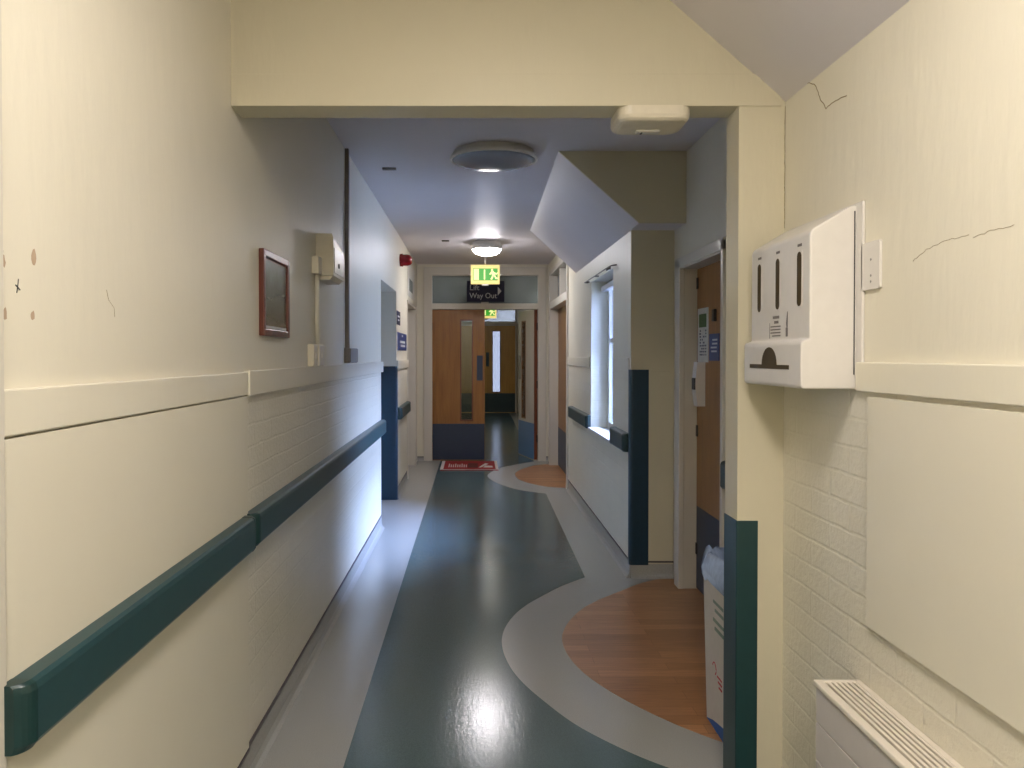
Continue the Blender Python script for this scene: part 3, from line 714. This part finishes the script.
MB().box(rx0+.012, rx1-.01, ry0+.01, ry1-.008, rz1-.06, rz1-.045).build('inner_fins', M['greym'], rd)
for yy in (.7, 1.78): MB().box(.92, .96, yy, yy+.04, 0, rz0+.01).build('foot', M['radw'], rd)

# ------------------------------------------------------------ left wall things
pf = empty('framed_picture', (-.78, 2.958, 1.52), 'small mahogany framed landscape photograph on the left wall', 'framed picture')
f_ = MB(); a0, a1, b0, b1, e = 2.79, 3.180, 1.522, 1.840, .027
f_.box(-.781, -.760, a0, a0+e, b0, b1, bev=.004).box(-.781, -.760, a1-e, a1, b0, b1, bev=.004).box(-.781, -.7605, a0+e-.004, a1-e+.004, b0, b0+e, bev=.004).box(-.781, -.7605, a0+e-.004, a1-e+.004, b1-e, b1, bev=.004)
f_.build('frame', M['mahog'], pf)
mt = MB().box(-.781, -.770, a0+e-.002, a1-e+.002, b0+e-.002, b1-e+.002).build('mount', M['mahog'], pf)
MB().box(-.7702, -.7688, a0+e+.008, a1-e-.008, b0+e+.012, b1-e-.008).build('photograph', M['print_'], pf)
MB().box(-.7702, -.7680, a0+e+.008, a1-e-.006, b0+e+.002, b0+e+.012).build('pale_strip', M['ink'], pf)  # pale strip along the bottom inside the frame

bx = empty('alarm_box', (-.78, 3.95, 1.85), 'cream bell box with sloping white face on the left wall beside the picture', 'alarm box')
mb = MB(); t_ = bmesh.new()
A_ = [t_.verts.new(p) for p in ((-.781, 3.80, 1.845), (-.694, 3.80, 1.845), (-.694, 3.80, 2.03), (-.70, 3.80, 2.052), (-.781, 3.80, 2.052))]
B_ = [t_.verts.new(p) for p in ((-.781, 4.12, 1.845), (-.694, 4.12, 1.845), (-.694, 4.12, 1.99), (-.70, 4.12, 2.012), (-.781, 4.12, 2.04))]
t_.faces.new(A_[::-1]); t_.faces.new(B_)
for i in range(5): t_.faces.new((A_[i], A_[(i+1) % 5], B_[(i+1) % 5], B_[i]))
mb.merge(t_); mb.build('casing', M['offw'], bx)
MB().box(-.6945, -.690, 3.82, 4.10, 1.86, 1.985, bev=.002).build('face_plate', M['white'], bx)
MB().lathe([(0, .006), (.012, .006), (.014, 0)], 'X', (-.692, 3.93, 1.905), 16).build('lock', M['black'], bx)
MB().poly([(-.781, 3.82, 1.846), (-.70, 3.82, 1.846), (-.715, 3.82, 1.826), (-.781, 3.82, 1.826)], (0, .28, 0)).build('lower_lip', M['offw'], bx)
jb = MB().box(-.781, -.746, 3.70, 3.79, 1.845, 1.93, bev=.004).build('junction_box', M['offw']); tag(jb, 'small cream junction box against the side of the larger bell box', 'junction box')
c1 = MB().tube([(-.766, 3.76, 1.846), (-.766, 3.76, 1.49)], .012, 10); c1 = c1.build('conduit', M['trimp']); tag(c1, 'cream conduit running down from the small junction box to the sockets', 'conduit')
for (ya_, yb_, d, lab, m_) in ((3.605, 3.695, .026, 'small cream socket box on the left wall, nearer of a pair below the bell box', 'offw'), (3.715, 3.84, .030, 'cream switch box at the foot of the cream conduit', 'white')):
    t = empty('switch_box', (-.78, (ya_+yb_)/2, 1.40), lab, 'switch box')
    MB().box(-.781, -.78+d, ya_, yb_, 1.398, 1.505, bev=.004).build('back_box', M['offw'], t)
    MB().box(-.7805+d, -.776+d, ya_+.002, yb_-.002, 1.402, 1.500, bev=.002).build('face_plate', M[m_], t)
    MB().box(-.7765+d, -.772+d, (ya_+yb_)/2-.010, (ya_+yb_)/2+.010, 1.435, 1.46, bev=.002).build('rocker', M['white'], t)
c2 = MB().box(-.781, -.757, 4.655, 4.69, 1.49, CZ, bev=.003); c2 = c2.build('conduit', M['greym']); tag(c2, 'tall grey conduit running from the ceiling down the left wall', 'conduit')
t = empty('switch_box', (-.78, 4.7, 1.42), 'grey metal socket box at the foot of the tall grey conduit', 'switch box')
MB().box(-.781, -.745, 4.62, 4.92, 1.405, 1.495, bev=.004).build('back_box', M['greym'], t)
MB().box(-.7455, -.741, 4.625, 4.915, 1.409, 1.491, bev=.002).build('face_plate', M['greym'], t)

sd = MB(); sd.lathe([(0, .0), (.066, .0), (.068, .03), (.060, .034), (.060, .080), (.052, .11), (.034, .125), (0, .13)], 'X', (-.781, 8.12, 2.455), 28)
tag(sd.build('fire_sounder', M['red']), 'round red fire sounder high on the left wall', 'fire alarm')
def wallsign(y0_, y1_, z0_, z1_, mat, lab, rows):
    o = MB().box(-.781, -.776, y0_, y1_, z0_, z1_, bev=.001).build('wall_sign', M[mat]); tag(o, lab, 'sign')
    mb = MB()
    for (a, b, c, d) in rows: mb.box(-.7765, -.7752, y0_+a*(y1_-y0_), y0_+b*(y1_-y0_), z0_+c*(z1_-z0_), z0_+d*(z1_-z0_))
    mb.build('lettering', M['ink'], o)
wallsign(7.76, 8.10, 1.765, 1.905, 'navy', 'small navy sign on the left wall above the larger blue sign', [(.2, .8, .55, .68), (.25, .7, .3, .4)])
wallsign(7.84, 8.85, 1.505, 1.69, 'blue', 'wide blue room sign on the left wall between the two doorways', [(.42, .55, .78, .9), (.25, .8, .42, .55), (.3, .78, .2, .33)])
ws = MB().box(-.781, -.777, 9.05, 10.05, 2.16, 2.56, bev=.001).build('wall_plate', M['white']); tag(ws, 'white board with a dark symbol above the doorway by the far doors', 'sign')
MB().box(-.7775, -.7762, 9.25, 9.75, 2.23, 2.38).build('dark_symbol', M['black'], ws)

# ------------------------------------------------------------ things on the floor
mt = MB().poly([(a, b, .0) for a, b in rrect(-.43, .31, 9.68, 10.48, .02)], (0, 0, .010)); mt = mt.build('door_mat', M['redmat']); tag(mt, 'red printed mat with white edges lying before the far double doors', 'mat')
bd_ = MB()
for a in ((-.43, -.39, 9.69, 10.47), (.275, .31, 9.69, 10.47), (-.39, .275, 9.68, 9.70)): bd_.box(a[0], a[1], a[2], a[3], .009, .0125)
bd_.build('white_border', M['matw'], mt)
lt_ = MB()
for k in range(9):
    xx = -.33+k*.028; lt_.box(xx, xx+.012, 9.90, 10.12+.08*(k % 3 == 0), .0095, .0125)
lt_.poly([(.06, 9.88, .0095), (.09, 9.88, .0095), (.19, 10.2, .0095), (.15, 10.25, .0095)], (0, 0, .003)); lt_.poly([(.12, 9.88, .0095), (.24, 9.88, .0095), (.24, 10.0, .0095), (.15, 10.04, .0095)], (0, 0, .003))
lt_.build('printed_marks', M['matw'], mt)
MB().box(-.08, .05, 9.86, 10.25, .0095, .0122).build('dark_patch', M['matd'], mt)

bn = empty('waste_bin', (1.09, 2.9, 0), 'white cardboard waste box with a pale blue liner behind the right post', 'waste bin')
x0, x1, y0, y1, hh = .932, 1.235, 2.72, 3.06, .575
mb = MB(); t_ = bmesh.new()
lo = [(x0, y0), (x1, y0), (x1, y1), (x0, y1)]; tp = [(x0-.012, y0-.008), (x1+.01, y0-.008), (x1+.01, y1+.012), (x0-.012, y1+.012)]
ti = [(x0-.006, y0-.002), (x1+.004, y0-.002), (x1+.004, y1+.006), (x0-.006, y1+.006)]
R = [[t_.verts.new((a, b, z)) for a, b in Q] for Q, z in ((lo, .002), (tp, hh), (ti, hh), (ti, hh-.12))]
t_.faces.new(R[0][::-1])
for A_, B_ in zip(R, R[1:]):
    for i in range(4): t_.faces.new((A_[i], A_[(i+1) % 4], B_[(i+1) % 4], B_[i]))
t_.faces.new(R[3]); mb.merge(t_); mb.build('box', M['card'], bn)
MB().poly([(x0-.0012, 3.058, .004), (x0-.0012, 2.98, .03), (x0-.0012, 2.88, .052), (x0-.0012, 2.722, .08), (x0-.0012, 2.722, .004)], (.002, 0, 0)).build('blue_wave', M['wave'], bn)
rk = MB(); rk.tube([(x0-.0045, 2.948+.022*math.cos(a), .245+.022*math.sin(a)) for a in [PI*.1+k*PI*1.25/10 for k in range(11)]], .003, 6)
for k in range(3): rk.box(x0-.006, x0-.003, 2.86, 2.915-.01*k, .225-k*.018, .231-k*.018)
rk.build('red_emblem', M['rink'], bn)
gk = MB()
for k, z in enumerate((.50, .47, .43, .40)): gk.box(x0-.0115, x0-.008, 2.83, 2.95-.02*(k % 2), z, z+.012)
gk.build('printed_text', M['gink'], bn)
bg_ = MB(); t_ = bmesh.new(); rings = []
for (z, g) in ((.565, .016), (.585, .024), (.61, .027), (.64, .022), (.67, .012), (.680, .002), (.655, -.015), (.60, -.02), (.50, -.02)):
    ring = []
    n = 48
    base = rrect(x0-g, x1+g*.6, y0-g*.8, y1+g, .05, 11)
    for k, (a, b) in enumerate(base):
        ring.append(t_.verts.new((a+.006*math.sin(k*2.3+z*20), b+.007*math.sin(k*1.7+z*31), z+(.012*math.sin(k*1.1)+.008*math.sin(k*2.9) if z > .62 else .004*math.sin(k*1.9)))))
    rings.append(ring)
for A_, B_ in zip(rings, rings[1:]):
    for i in range(len(A_)): t_.faces.new((A_[i], A_[(i+1) % len(A_)], B_[(i+1) % len(A_)], B_[i]))
bg_.merge(t_, smooth=True); bg_.build('liner_bag', M['bag'], bn)
MB().poly([(.94, 3.05, .60), (1.22, 3.05, .60), (1.22, 2.74, .70), (.94, 2.80, .70)], (0, .004, -.006)).build('open_flap', M['brown'], bn)
